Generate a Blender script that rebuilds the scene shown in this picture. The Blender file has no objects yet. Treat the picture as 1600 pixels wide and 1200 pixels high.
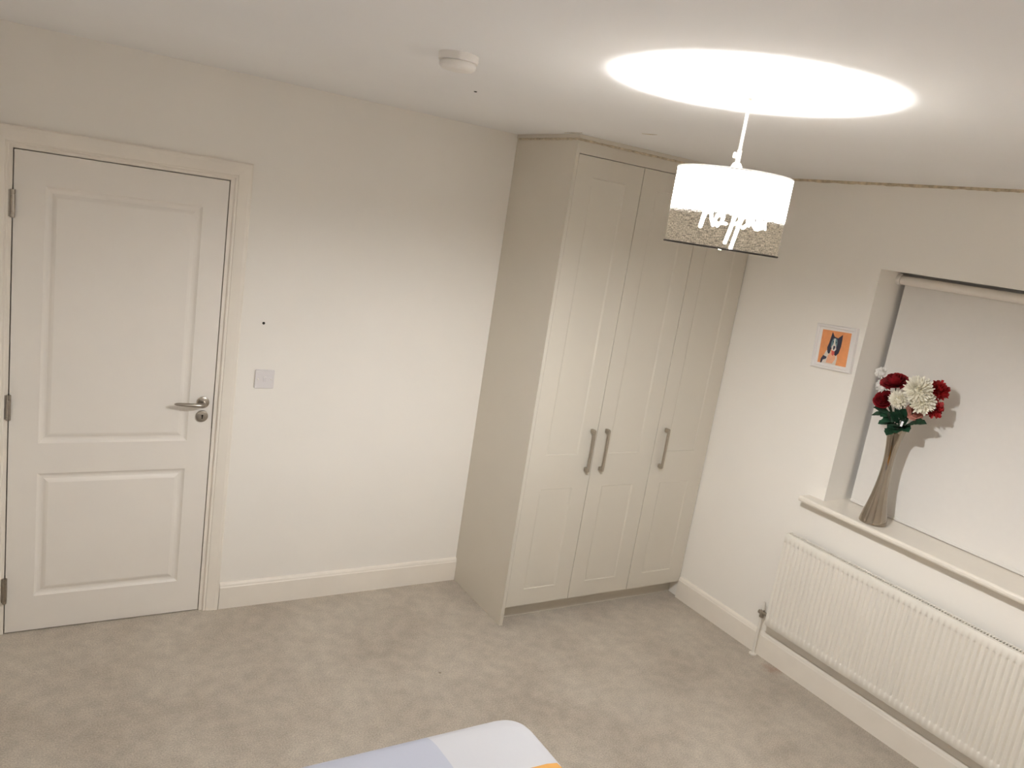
import bpy, math, random
from mathutils import Vector, Matrix

S = bpy.context.scene
COL = S.collection
PI = math.pi
V = Vector

# ------------------------------------------------------------------ camera
cam_data = bpy.data.cameras.new('camera')
cam_data.sensor_width = 36.0
cam_data.lens = 27.7186
cam_data.clip_start = 0.02
cam = bpy.data.objects.new('camera', cam_data)
COL.objects.link(cam)
right = V((0.84766531, -0.50867225, 0.15071852))
down = V((0.01991654, -0.25337865, -0.96716213))
fwd = V((0.53015739, 0.82283158, -0.2046493))
m = Matrix.Identity(4)
for i in range(3):
    m[i][0] = right[i]; m[i][1] = -down[i]; m[i][2] = -fwd[i]
m.translation = V((0.03336465, -3.55419791, 2.02197787))
cam.matrix_world = m
S.camera = cam

# ------------------------------------------------------------------ world, exposure (night outside; the pendant lights the room)
world = bpy.data.worlds.new('night'); S.world = world
world.use_nodes = True
world.node_tree.nodes['Background'].inputs[0].default_value = (0.010, 0.012, 0.02, 1)
world.node_tree.nodes['Background'].inputs[1].default_value = 0.3
BULB = 1800.0
BULB_COL = (1.0, 1.0, 0.99)
S.view_settings.view_transform = 'Standard'
S.view_settings.look = 'None'
S.view_settings.exposure = 0.0
S.view_settings.gamma = 1.0
S.view_settings.use_curve_mapping = False
S.cycles.use_denoising = True
S.cycles.max_bounces = 9
S.cycles.diffuse_bounces = 8
S.cycles.adaptive_threshold = 0.04
S.cycles.use_light_tree = False
S.cycles.caustics_reflective = False
S.cycles.caustics_refractive = False
S.cycles.sample_clamp_indirect = 12.0

# ------------------------------------------------------------------ dimensions (metres; door wall is Y=0, room is Y<0)
H = 2.4275            # ceiling
XR = 3.3566           # window wall
XL = -0.46
YF = -4.10            # wall behind the camera
XW = 2.1305           # wardrobe side
YD = -0.5283          # wardrobe door faces
SK = 0.131            # skirting height
OX0, OX1, OZ = -0.034, 0.803, 2.022   # rough opening of the door

# ------------------------------------------------------------------ helpers
def mat(name, col, rough=0.6, metal=0.0, var=0.0, vscale=6.0, bump=0.0, bscale=200.0, spec=0.5, coat=0.0):
    M = bpy.data.materials.new(name); M.use_nodes = True
    nt = M.node_tree; b = nt.nodes['Principled BSDF']
    b.inputs['Base Color'].default_value = (*col, 1)
    b.inputs['Roughness'].default_value = rough
    b.inputs['Metallic'].default_value = metal
    b.inputs['Specular IOR Level'].default_value = spec
    if coat: b.inputs['Coat Weight'].default_value = coat
    tc = nt.nodes.new('ShaderNodeTexCoord')
    if var:
        n = nt.nodes.new('ShaderNodeTexNoise'); n.inputs['Scale'].default_value = vscale; n.inputs['Detail'].default_value = 5
        nt.links.new(tc.outputs['Object'], n.inputs['Vector'])
        r = nt.nodes.new('ShaderNodeValToRGB')
        r.color_ramp.elements[0].position = 0.3; r.color_ramp.elements[1].position = 0.7
        r.color_ramp.elements[0].color = (*[max(0, c * (1 - var)) for c in col], 1)
        r.color_ramp.elements[1].color = (*[min(1, c * (1 + var)) for c in col], 1)
        nt.links.new(n.outputs['Fac'], r.inputs['Fac']); nt.links.new(r.outputs['Color'], b.inputs['Base Color'])
    if bump:
        n2 = nt.nodes.new('ShaderNodeTexNoise'); n2.inputs['Scale'].default_value = bscale; n2.inputs['Detail'].default_value = 3
        nt.links.new(tc.outputs['Object'], n2.inputs['Vector'])
        bp = nt.nodes.new('ShaderNodeBump'); bp.inputs['Strength'].default_value = bump; bp.inputs['Distance'].default_value = 0.002
        nt.links.new(n2.outputs['Fac'], bp.inputs['Height']); nt.links.new(bp.outputs['Normal'], b.inputs['Normal'])
    return M

ORG = {}
class MB:
    def __init__(s): s.v = []; s.f = []; s.mi = []; s.cur = 0
    def add(s, vs, fs):
        o = len(s.v); s.v += [V(p) for p in vs]
        for f in fs: s.f.append([i + o for i in f]); s.mi.append(s.cur)
        return s
    def box(s, x0, x1, y0, y1, z0, z1, bev=0.0):
        x0, x1 = min(x0, x1), max(x0, x1); y0, y1 = min(y0, y1), max(y0, y1); z0, z1 = min(z0, z1), max(z0, z1)
        if bev <= 0:
            vs = [(x, y, z) for z in (z0, z1) for y in (y0, y1) for x in (x0, x1)]
            return s.add(vs, [(0, 2, 3, 1), (4, 5, 7, 6), (0, 1, 5, 4), (2, 6, 7, 3), (0, 4, 6, 2), (1, 3, 7, 5)])
        b = bev; C = [((x0 + x1) / 2, (y0 + y1) / 2, (z0 + z1) / 2)][0]
        vs = []; idx = {}
        for sx in (0, 1):
            for sy in (0, 1):
                for sz in (0, 1):
                    X = (x0, x1)[sx]; Y = (y0, y1)[sy]; Z = (z0, z1)[sz]
                    ix = X + (b if sx == 0 else -b); iy = Y + (b if sy == 0 else -b); iz = Z + (b if sz == 0 else -b)
                    for ax, p in enumerate(((X, iy, iz), (ix, Y, iz), (ix, iy, Z))):
                        idx[(sx, sy, sz, ax)] = len(vs); vs.append(p)
        fs = []
        def q(keys):
            pts = [V(vs[idx[k]]) for k in keys]
            n = (pts[1] - pts[0]).cross(pts[2] - pts[0]); c = sum(pts, V()) / len(pts) - V(C)
            k = [idx[k] for k in keys]
            fs.append(k if n.dot(c) > 0 else k[::-1])
        for a in range(3):
            for t in (0, 1):
                ks = []
                for u, w in ((0, 0), (0, 1), (1, 1), (1, 0)):
                    c = [0, 0, 0]; c[a] = t; c[(a + 1) % 3] = u; c[(a + 2) % 3] = w; ks.append((*c, a))
                q(ks)
        for a in range(3):
            b1, b2 = (a + 1) % 3, (a + 2) % 3
            for u in (0, 1):
                for w in (0, 1):
                    c0 = [0, 0, 0]; c0[b1] = u; c0[b2] = w; c1 = c0[:]; c1[a] = 1
                    q([(*c0, b1), (*c0, b2), (*c1, b2), (*c1, b1)])
        for sx in (0, 1):
            for sy in (0, 1):
                for sz in (0, 1): q([(sx, sy, sz, 0), (sx, sy, sz, 1), (sx, sy, sz, 2)])
        return s.add(vs, fs)
    def tube(s, pts, rad, seg=12, cap=True, flat=None):
        """sweep a circle (or ellipse flat=(a,b)) along points; rad scalar or list"""
        pts = [V(p) for p in pts]; n = len(pts)
        rad = [rad] * n if not hasattr(rad, '__len__') else rad
        vs = []; up = None
        for i, p in enumerate(pts):
            t = (pts[min(i + 1, n - 1)] - pts[max(i - 1, 0)]).normalized()
            if up is None:
                up = V((0, 0, 1)) if abs(t.z) < 0.9 else V((0, 1, 0))
            a = t.cross(up).normalized(); bb = a.cross(t).normalized(); up = bb
            fa, fb = flat if flat else (1, 1)
            for k in range(seg):
                g = 2 * PI * k / seg
                vs.append(p + a * (math.cos(g) * rad[i] * fa) + bb * (math.sin(g) * rad[i] * fb))
        fs = [(i * seg + k, i * seg + (k + 1) % seg, (i + 1) * seg + (k + 1) % seg, (i + 1) * seg + k) for i in range(n - 1) for k in range(seg)]
        if cap: fs += [list(range(seg))[::-1], [(n - 1) * seg + k for k in range(seg)]]
        return s.add(vs, fs)
    def lathe(s, prof, c=(0, 0, 0), seg=48, axis='z', cap0=False, cap1=False):
        c = V(c); vs = []
        for r, h in prof:
            for k in range(seg):
                g = 2 * PI * k / seg; a, b = r * math.cos(g), r * math.sin(g)
                vs.append(c + (V((a, b, h)) if axis == 'z' else V((a, h, -b)) if axis == 'y' else V((h, a, b))))
        n = len(prof)
        fs = [(i * seg + k, i * seg + (k + 1) % seg, (i + 1) * seg + (k + 1) % seg, (i + 1) * seg + k) for i in range(n - 1) for k in range(seg)]
        if cap0: fs.append(list(range(seg))[::-1])
        if cap1: fs.append([(n - 1) * seg + k for k in range(seg)])
        return s.add(vs, fs)
    def grid(s, rows, closed=False):
        n = len(rows[0]); vs = [p for r in rows for p in r]; fs = []
        for i in range(len(rows) - 1):
            for k in range(n if closed else n - 1):
                k2 = (k + 1) % n; fs.append((i * n + k, i * n + k2, (i + 1) * n + k2, (i + 1) * n + k))
        return s.add(vs, fs)
    def build(s, name, material, parent=None, smooth=False, org=None, angle=None):
        o0 = V(org) if org is not None else (ORG.get(parent.name, V()) if parent else V())
        me = bpy.data.meshes.new(name)
        me.from_pydata([tuple(p - o0) for p in s.v], [], s.f)
        mats = material if isinstance(material, (list, tuple)) else [material]
        for mm in mats: me.materials.append(mm)
        for p, i in zip(me.polygons, s.mi): p.material_index = i
        if smooth:
            me.shade_smooth()
            if angle: me.set_sharp_from_angle(angle=math.radians(angle))
        me.update()
        ob = bpy.data.objects.new(name, me); COL.objects.link(ob)
        if parent: ob.parent = parent; ORG[ob.name] = ORG.get(parent.name, V())
        else: ob.location = o0; ORG[ob.name] = o0
        return ob

def empty(name, loc, label=None, cat=None, group=None, kind=None):
    o = bpy.data.objects.new(name, None); COL.objects.link(o); o.location = loc
    o.empty_display_size = 0.05
    ORG[o.name] = V(loc)
    return tag(o, label, cat, group, kind)
def tag(o, label=None, cat=None, group=None, kind=None):
    if label: o['label'] = label
    if cat: o['category'] = cat
    if group: o['group'] = group
    if kind: o['kind'] = kind
    return o
def bx(*a, **k): return MB().box(*a, **k)

# ------------------------------------------------------------------ materials
M_wall = mat('wall_paint', (0.87, 0.84, 0.79), 0.85, var=0.012, vscale=2.5, bump=0.06, bscale=160, spec=0.25)
M_ceil = mat('ceiling_paint', (0.88, 0.877, 0.88), 0.9, var=0.012, vscale=2.0, bump=0.05, bscale=140, spec=0.2)
M_trim = mat('trim_gloss', (0.85, 0.80, 0.725), 0.42, var=0.02, vscale=8)
M_doorp = mat('door_paint', (0.83, 0.79, 0.735), 0.45, var=0.012, vscale=5, bump=0.03, bscale=90)
M_ward = mat('wardrobe_laminate', (0.62, 0.58, 0.505), 0.42, var=0.012, vscale=3)
M_wardside = mat('wardrobe_laminate_lightened', (0.66, 0.615, 0.535), 0.5, var=0.012, vscale=3)  # same laminate as the doors; colour lightened to offset grazing light
M_steel = mat('brushed_steel', (0.42, 0.38, 0.33), 0.32, 1.0, var=0.08, vscale=60)
M_handle = mat('nickel_handle', (0.47, 0.42, 0.355), 0.52, 1.0, var=0.06, vscale=60)
M_chrome = mat('silver_vase', (0.37, 0.32, 0.265), 0.07, 1.0, var=0.03, vscale=12)
M_dark = mat('dark_hole', (0.012, 0.010, 0.008), 0.7, var=0.1, vscale=40)
M_plastic = mat('white_plastic', (0.83, 0.80, 0.76), 0.4, var=0.01)
M_switch = mat('switch_plastic', (0.74, 0.715, 0.725), 0.35, var=0.01)
M_rad = mat('radiator_enamel', (0.80, 0.765, 0.70), 0.35, var=0.008, vscale=4)
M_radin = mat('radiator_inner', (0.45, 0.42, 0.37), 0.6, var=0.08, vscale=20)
M_sill = mat('sill_gloss', (0.80, 0.75, 0.67), 0.28, var=0.02, vscale=6)
M_blind = mat('blind_fabric', (0.76, 0.735, 0.70), 0.8, var=0.008, vscale=30, bump=0.05, bscale=600)
M_blindroll = mat('blind_roll_fabric', (0.80, 0.755, 0.70), 0.8, var=0.01, vscale=30)
M_frame = mat('frame_white', (0.83, 0.81, 0.80), 0.4, var=0.01)
M_caulk = mat('aged_caulk', (0.53, 0.45, 0.33), 0.8, var=0.28, vscale=45)
M_red = mat('red_petal', (0.36, 0.008, 0.010), 0.6, var=0.35, vscale=40)
M_darkred = mat('dark_red_petal', (0.23, 0.005, 0.010), 0.6, var=0.35, vscale=40)
M_white = mat('white_petal', (0.90, 0.87, 0.77), 0.7, var=0.05, vscale=40)
M_pale = mat('pale_petal', (0.90, 0.88, 0.85), 0.7, var=0.05, vscale=40)
M_pink = mat('pink_petal', (0.62, 0.30, 0.24), 0.7, var=0.1, vscale=40)
M_leaf = mat('leaf_green', (0.016, 0.060, 0.030), 0.5, var=0.45, vscale=35)
M_stem = mat('stem_green', (0.02, 0.045, 0.02), 0.6, var=0.2, vscale=35)
M_paper = mat('tag_paper', (0.75, 0.78, 0.8), 0.6, var=0.01)
M_base = mat('divan_fabric', (0.35, 0.33, 0.32), 0.9, var=0.06, vscale=60)
M_matt = mat('mattress_ticking', (0.78, 0.77, 0.76), 0.9, var=0.02, vscale=30)
M_upvc = mat('window_upvc', (0.8, 0.8, 0.8), 0.35, var=0.01)

def m_carpet():
    M = bpy.data.materials.new('carpet'); M.use_nodes = True
    nt = M.node_tree; L = nt.links.new; b = nt.nodes['Principled BSDF']
    b.inputs['Roughness'].default_value = 0.95; b.inputs['Specular IOR Level'].default_value = 0.1
    b.inputs['Sheen Weight'].default_value = 0.15
    tc = nt.nodes.new('ShaderNodeTexCoord')
    def noise(scale, det=4):
        n = nt.nodes.new('ShaderNodeTexNoise'); n.inputs['Scale'].default_value = scale; n.inputs['Detail'].default_value = det
        L(tc.outputs['Object'], n.inputs['Vector']); return n
    def ramp(n, c0, c1, p0=.35, p1=.65):
        r = nt.nodes.new('ShaderNodeValToRGB'); e = r.color_ramp.elements
        e[0].position = p0; e[1].position = p1; e[0].color = (*c0, 1); e[1].color = (*c1, 1)
        L(n.outputs['Fac'], r.inputs['Fac']); return r
    big = ramp(noise(2.2, 6), (0.46, 0.405, 0.338), (0.545, 0.49, 0.415))
    mid = ramp(noise(16, 5), (0.90, 0.90, 0.90), (1.05, 1.05, 1.05))
    fine = ramp(noise(170, 2), (0.80, 0.80, 0.80), (1.15, 1.15, 1.15), .3, .7)
    def mul(a, c):
        x = nt.nodes.new('ShaderNodeMix'); x.data_type = 'RGBA'; x.blend_type = 'MULTIPLY'; x.inputs['Factor'].default_value = 1
        L(a, x.inputs['A']); L(c, x.inputs['B']); return x.outputs['Result']
    c = mul(mul(big.outputs['Color'], mid.outputs['Color']), fine.outputs['Color'])
    # dark specks trodden in, and one rusty stain by the radiator pipe
    sp = nt.nodes.new('ShaderNodeTexVoronoi'); sp.inputs['Scale'].default_value = 2.6
    L(tc.outputs['Object'], sp.inputs['Vector'])
    lt = nt.nodes.new('ShaderNodeMapRange'); lt.inputs['From Min'].default_value = 0.012; lt.inputs['From Max'].default_value = 0.022
    lt.inputs['To Min'].default_value = 0.6; lt.inputs['To Max'].default_value = 0
    L(sp.outputs['Distance'], lt.inputs['Value'])
    mx = nt.nodes.new('ShaderNodeMix'); mx.data_type = 'RGBA'; mx.inputs['B'].default_value = (0.16, 0.12, 0.08, 1)
    L(lt.outputs['Result'], mx.inputs['Factor']); L(c, mx.inputs['A'])
    vd = nt.nodes.new('ShaderNodeVectorMath'); vd.operation = 'DISTANCE'; vd.inputs[1].default_value = (3.305, -1.30, 0)
    wob = noise(25, 3); add = nt.nodes.new('ShaderNodeVectorMath'); add.operation = 'MULTIPLY_ADD'
    add.inputs[1].default_value = (0.09, 0.09, 0); L(wob.outputs['Color'], add.inputs[0]); L(tc.outputs['Object'], add.inputs[2])
    sub = nt.nodes.new('ShaderNodeVectorMath'); sub.operation = 'SUBTRACT'; sub.inputs[1].default_value = (0.045, 0.045, 0)
    L(add.outputs[0], sub.inputs[0]); L(sub.outputs[0], vd.inputs[0])
    ms = nt.nodes.new('ShaderNodeMapRange'); ms.inputs['From Min'].default_value = 0.012; ms.inputs['From Max'].default_value = 0.06
    ms.inputs['To Min'].default_value = 0.5; ms.inputs['To Max'].default_value = 0; L(vd.outputs['Value'], ms.inputs['Value'])
    mx2 = nt.nodes.new('ShaderNodeMix'); mx2.data_type = 'RGBA'; mx2.inputs['B'].default_value = (0.33, 0.17, 0.10, 1)
    L(ms.outputs['Result'], mx2.inputs['Factor']); L(mx.outputs['Result'], mx2.inputs['A'])
    L(mx2.outputs['Result'], b.inputs['Base Color'])
    bn = noise(230, 2); bp = nt.nodes.new('ShaderNodeBump'); bp.inputs['Strength'].default_value = 0.55; bp.inputs['Distance'].default_value = 0.006
    L(bn.outputs['Fac'], bp.inputs['Height']); L(bp.outputs['Normal'], b.inputs['Normal'])
    return M
M_carpet = m_carpet()

# ------------------------------------------------------------------ room shell
flb = bx(XL, XR, YF, 0.0, -0.06, 0.0); flb.box(OX0, OX1, 0.0, 0.12, -0.06, 0.0)
fl = flb.build('floor', M_carpet)
tag(fl, 'beige carpet floor covering the whole bedroom', 'floor', kind='structure')
ce = bx(XL, XR, YF, 0.0, H, H + 0.1).build('ceiling', M_ceil)
tag(ce, 'off white painted ceiling above the pendant lamp', 'ceiling', kind='structure')
# hairline flakes and a speck in the ceiling paint
for x0, y0, x1, y1, w in ((2.143, -0.9485, 2.1727, -1.0086, 0.003), (2.099, -0.458, 2.112, -0.5786, 0.004)):
    d = V((x1 - x0, y1 - y0, 0)); n = V((-d.y, d.x, 0)).normalized() * w
    a, b = V((x0, y0, H)), V((x1, y1, H)); c = (a + b) / 2
    MB().add([a, c + n, b, c - n, a - V((0, 0, .0015)), c + n - V((0, 0, .002)), b - V((0, 0, .0015)), c - n - V((0, 0, .002))],
             [(4, 5, 6, 7), (0, 1, 5, 4), (1, 2, 6, 5), (2, 3, 7, 6), (3, 0, 4, 7)]).build('paint_flake', M_caulk, ce)
MB().lathe([(0.0005, H - 0.003), (0.005, H - 0.002), (0.006, H)], (1.3659, -0.9628, 0), 10).build('speck', M_dark, ce)

wb = MB()
wb.box(XL - 0.1, OX0, 0, 0.12, 0, H); wb.box(OX1, XR + 0.3, 0, 0.12, 0, H); wb.box(OX0, OX1, 0, 0.12, OZ, H)
wbo = wb.build('wall_back', M_wall); tag(wbo, 'cream painted wall with the bedroom door in it', 'wall', kind='structure')
WY0, WY1, WZ0, WZ1 = -1.319, -2.72, 0.890, 2.0465   # window opening
wr = MB()
T = XR + 0.30
wr.box(XR, T, YF - 0.1, WY1, 0, H); wr.box(XR, T, WY0, 0, 0, H); wr.box(XR, T, WY1, WY0, 0, WZ0); wr.box(XR, T, WY1, WY0, WZ1, H)
wro = wr.build('wall_right', M_wall); tag(wro, 'cream painted wall with the window recess and radiator', 'wall', kind='structure')
wl = bx(XL - 0.1, XL, YF - 0.1, 0, 0, H).build('wall_left', M_wall); tag(wl, 'cream painted side wall left of the door, beyond the frame', 'wall', kind='structure')
wf = bx(XL, XR, YF - 0.1, YF, 0, H).build('wall_front', M_wall); tag(wf, 'cream painted wall behind the bed head', 'wall', kind='structure')

# skirting boards: profile with a small ledge moulding, swept straight
def skirting(name, p0, p1, nrm, label):
    p0, p1, nrm = V(p0), V(p1), V(nrm)
    prof = [(0, 0), (0.017, 0), (0.017, SK - 0.022), (0.0145, SK - 0.018), (0.013, SK - 0.010), (0.009, SK - 0.003), (0.004, SK), (0, SK)]
    b = MB(); n = len(prof)
    vs = [p + nrm * d + V((0, 0, z)) for p in (p0, p1) for d, z in prof]
    fs = [(i, (i + 1) % n, n + (i + 1) % n, n + i) for i in range(n)] + [list(range(n))[::-1], list(range(n, 2 * n))]
    o = b.add(vs, fs).build(name, M_trim); return tag(o, label, 'skirting board', kind='structure')
skirting('baseboard_back', (0.861, 0, 0), (XW - 0.0005, 0, 0), (0, -1, 0), 'cream skirting board between the door frame and wardrobe')
skirting('baseboard_right', (XR, YD - 0.004, 0), (XR, YF, 0), (-1, 0, 0), 'cream skirting board running below the radiator')
skirting('baseboard_left', (XL, 0, 0), (XL, YF, 0), (1, 0, 0), 'cream skirting board along the side wall outside the view')
skirting('baseboard_front', (XL + 0.018, YF, 0), (XR - 0.018, YF, 0), (0, 1, 0), 'cream skirting board behind the bed')
skirting('baseboard_door_side', (XL + 0.018, 0, 0), (-0.092, 0, 0), (0, -1, 0), 'cream skirting board on the hinge side of the door')

# yellowed caulk line where the window wall meets the ceiling
cb = MB()
random.seed(4)
ys = [YD - 0.005 - i * (abs(YF - YD) - 0.01) / 160 for i in range(161)]
cb.tube([(XR, y, H - 0.001) for y in ys], [0.0085 + 0.004 * random.random() for _ in ys], 8)
tag(cb.build('trim_1', M_caulk, smooth=True), 'yellowed uneven caulk line between window wall and ceiling', 'caulk line', kind='structure')

# ------------------------------------------------------------------ door
door = empty('door_1', (0.386, 0, 0), 'white two panel bedroom door with brushed steel lever handle', 'door', kind='structure')
LX0, LX1, LZ0, LZ1 = 0.002, 0.770, 0.005, 1.990
FY = 0.002
panels = [(0.104, 0.671, 0.842, 1.870), (0.106, 0.671, 0.162, 0.712)]
lb = MB()
xs = [LX0, panels[0][0], panels[0][1], LX1]
zs = [LZ0, panels[1][2], panels[1][3], panels[0][2], panels[0][3], LZ1]
for i in range(3):
    for j in range(5):
        if i == 1 and j in (1, 3): continue
        x0, x1, z0, z1 = xs[i], xs[i + 1], zs[j], zs[j + 1]
        lb.add([(x0, FY, z0), (x1, FY, z0), (x1, FY, z1), (x0, FY, z1)], [(0, 1, 2, 3)])
yb = FY + 0.040
lb.add([(LX0, FY, LZ0), (LX1, FY, LZ0), (LX1, FY, LZ1), (LX0, FY, LZ1), (LX0, yb, LZ0), (LX1, yb, LZ0), (LX1, yb, LZ1), (LX0, yb, LZ1)],
       [(0, 4, 5, 1), (1, 5, 6, 2), (2, 6, 7, 3), (3, 7, 4, 0), (4, 7, 6, 5)])
leaf = lb.build('door_leaf', M_doorp, door)
for (x0, x1, z0, z1) in panels:
    p = MB(); x0 = panels[0][0]
    rings = [(0, 0), (0.004, 0.0035), (0.010, 0.0075), (0.017, 0.009), (0.024, 0.0085), (0.033, 0.004), (0.040, 0.0015), (0.043, 0.0012)]
    vs = []; fs = []
    for ins, d in rings:
        vs += [(x0 + ins, FY + d, z0 + ins), (x1 - ins, FY + d, z0 + ins), (x1 - ins, FY + d, z1 - ins), (x0 + ins, FY + d, z1 - ins)]
    for r in range(len(rings) - 1):
        for k in range(4): fs.append((r * 4 + k, r * 4 + (k + 1) % 4, r * 4 + 4 + (k + 1) % 4, r * 4 + 4 + k))
    e = (len(rings) - 1) * 4; fs.append((e, e + 1, e + 2, e + 3))
    p.add(vs, fs).build('panel', M_doorp, leaf)
# lining with stop, and architrave
ln = MB()
ln.box(OX0, -0.002, -0.001, 0.12, 0, OZ); ln.box(0.774, OX1, -0.001, 0.12, 0, OZ); ln.box(-0.002, 0.774, -0.001, 0.12, 1.994, OZ)
ln.box(-0.002, 0.012, 0.044, 0.12, 0, 1.994); ln.box(0.760, 0.774, 0.044, 0.12, 0, 1.994); ln.box(0.012, 0.760, 0.044, 0.12, 1.980, 1.994)
ln.build('door_lining', M_trim, door)
def architrave():
    prof = [(0, -0.001), (0, 0.008), (0.005, 0.011), (0.011, 0.0095), (0.014, 0.0125), (0.022, 0.014), (0.052, 0.0185), (0.064, 0.0185), (0.069, 0.015), (0.069, -0.001)]
    iL, iR, iT = -0.014, 0.790, 2.005
    b = MB(); n = len(prof); vs = []
    for w, d in prof: vs.append((iL - w, -d, 0))
    for w, d in prof: vs.append((iL - w, -d, iT + w))
    for w, d in prof: vs.append((iR + w, -d, iT + w))
    for w, d in prof: vs.append((iR + w, -d, 0))
    fs = [(s * n + i, s * n + i + 1, (s + 1) * n + i + 1, (s + 1) * n + i) for s in range(3) for i in range(n - 1)]
    return b.add(vs, fs)
architrave().build('architrave', M_trim, door)
for z0, z1 in ((1.739, 1.8425), (0.943, 1.0465), (0.145, 0.2573)):
    h = MB()
    for a, b_ in ((0, .17), (.18, .82), (.83, 1)):
        za, zb = z0 + (z1 - z0) * a, z0 + (z1 - z0) * b_
        h.lathe([(0.0, za), (0.0085, za), (0.0085, zb), (0.0, zb)], (0.0, -0.006, 0), 14)
    h.box(-0.002, 0.0015, -0.006, 0.030, z0 + .002, z1 - .002)
    h.box(-0.014, 0.0, -0.002, -0.0005, z0 + .002, z1 - .002)
    h.build('hinge', M_steel, door, smooth=True, angle=35)
# lever handle on round rose, keyhole rose below
hx, hz = 0.7276, 1.0214
ha = MB().lathe([(0.0, -0.010), (0.020, -0.010), (0.0248, -0.008), (0.026, -0.004), (0.026, FY)], (hx, 0, hz), 40, 'y')
hd = ha.build('lever_handle', M_steel, door, smooth=True, angle=40)
lv = MB()
path = [(hx, -0.008, hz), (hx, -0.030, hz), (hx - 0.001, -0.044, hz), (hx - 0.008, -0.053, hz), (hx - 0.022, -0.057, hz), (hx - 0.045, -0.058, hz + .001),
        (hx - 0.075, -0.056, hz + .003), (hx - 0.100, -0.053, hz + .004), (hx - 0.118, -0.050, hz + .004), (hx - 0.126, -0.048, hz + .0035)]
lv.tube(path, [0.0085, 0.0085, 0.0088, 0.009, 0.009, 0.0088, 0.0086, 0.0078, 0.006, 0.002], 16)
lv.build('lever', M_steel, hd, smooth=True, angle=60)
kx, kz = 0.7265, 0.9579
ke = MB().lathe([(0.0, -0.009), (0.019, -0.009), (0.0245, -0.0075), (0.026, -0.004), (0.026, FY)], (kx, 0, kz), 40, 'y').build('keyhole_rose', M_steel, door, smooth=True, angle=40)
kh = MB().lathe([(0.0, -0.0102), (0.0042, -0.0102), (0.0042, -0.008)], (kx, 0, kz + .004), 16, 'y')
kh.box(kx - 0.0022, kx + 0.0022, -0.0102, -0.008, kz - 0.010, kz + 0.003); kh.build('keyhole', M_dark, ke)
# latch plate edge in the frame
bx(0.7705, 0.7735, -0.0012, 0.02, 0.90, 1.06).build('strike_plate', M_steel, door)

# ------------------------------------------------------------------ light switch and screw on the door wall
sw = empty('light_switch', (0.985, 0, 1.135), 'white square single light switch beside the door frame', 'light switch')
bx(0.9415, 1.0285, -0.009, 0.0, 1.0915, 1.1785, bev=0.0025).build('plate', M_switch, sw)
rk = MB()
rk.add([(0.9775, -0.0088, 1.122), (0.9925, -0.0088, 1.122), (0.9925, -0.0088, 1.148), (0.9775, -0.0088, 1.148),
        (0.979, -0.0098, 1.1235), (0.991, -0.0098, 1.1235), (0.991, -0.0130, 1.1465), (0.979, -0.0130, 1.1465)],
       [(4, 5, 6, 7), (0, 1, 5, 4), (1, 2, 6, 5), (2, 3, 7, 6), (3, 0, 4, 7)])
rk.build('rocker', M_switch, sw)
for x in (0.955, 1.015):
    MB().lathe([(0.0, -0.0105), (0.003, -0.0102), (0.0038, -0.009), (0.0038, -0.0085)], (x, 0, 1.135), 14, 'y').build('screw', M_plastic, sw, smooth=True)
sc = MB().lathe([(0.0, -0.004), (0.004, -0.0035), (0.0062, -0.001), (0.0062, 0.0)], (0.9609, 0, 1.3926), 14, 'y').build('wall_screw', M_dark, smooth=True, org=(0.9609, 0, 1.3926))
tag(sc, 'small black screw head in the wall above the light switch', 'screw')

# ------------------------------------------------------------------ wardrobe
wd = empty('fitted_wardrobe', ((XW + XR) / 2, YD / 2, 0), 'tall cream fitted wardrobe with three panelled doors in the corner', 'wardrobe')
ZB, ZT = 0.0979, 2.3437
bx(XW, XW + 0.018, YD - 0.0015, -0.0005, 0.0, H - 0.0005, bev=0.0008).build('side_panel', M_wardside, wd)
bx(XW + 0.0002, XW + 0.018, YD - 0.0022, YD - 0.0014, 0.0005, H - 0.0008).build('edge_banding', M_ward, wd)
bx(XW + 0.0185, XR - 0.0025, YD + 0.022, -0.001, ZB, ZT).build('carcass', M_ward, wd)
bx(XW + 0.0185, XR - 0.0025, -0.458, -0.442, 0.0, ZB - 0.0005).build('plinth', M_ward, wd)
fi = bx(XW + 0.0185, XR - 0.0015, YD, -0.02, ZT + 0.003, H - 0.0005).build('top_filler', M_ward, wd)
st = MB()
st.box(XW - 0.003, XW, YD - 0.004, -0.001, H - 0.020, H - 0.0005); st.box(XW - 0.003, XR - 0.0015, YD - 0.0045, YD - 0.0015, H - 0.020, H - 0.0005)
st.build('scribe_strip', M_ward, wd)
gl = MB(); random.seed(9)
for a, b_, n in (((XW - 0.001, -0.02, H - 0.0225), (XW - 0.001, YD - 0.003, H - 0.0225), 40), ((XW - 0.001, YD - 0.003, H - 0.0225), (XR - 0.003, YD - 0.003, H - 0.0225), 90)):
    gl.tube([V(a).lerp(V(b_), i / n) for i in range(n + 1)], [0.0042 + 0.0025 * random.random() for _ in range(n + 1)], 6)
gl.build('glue_line', M_caulk, wd, smooth=True)
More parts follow.
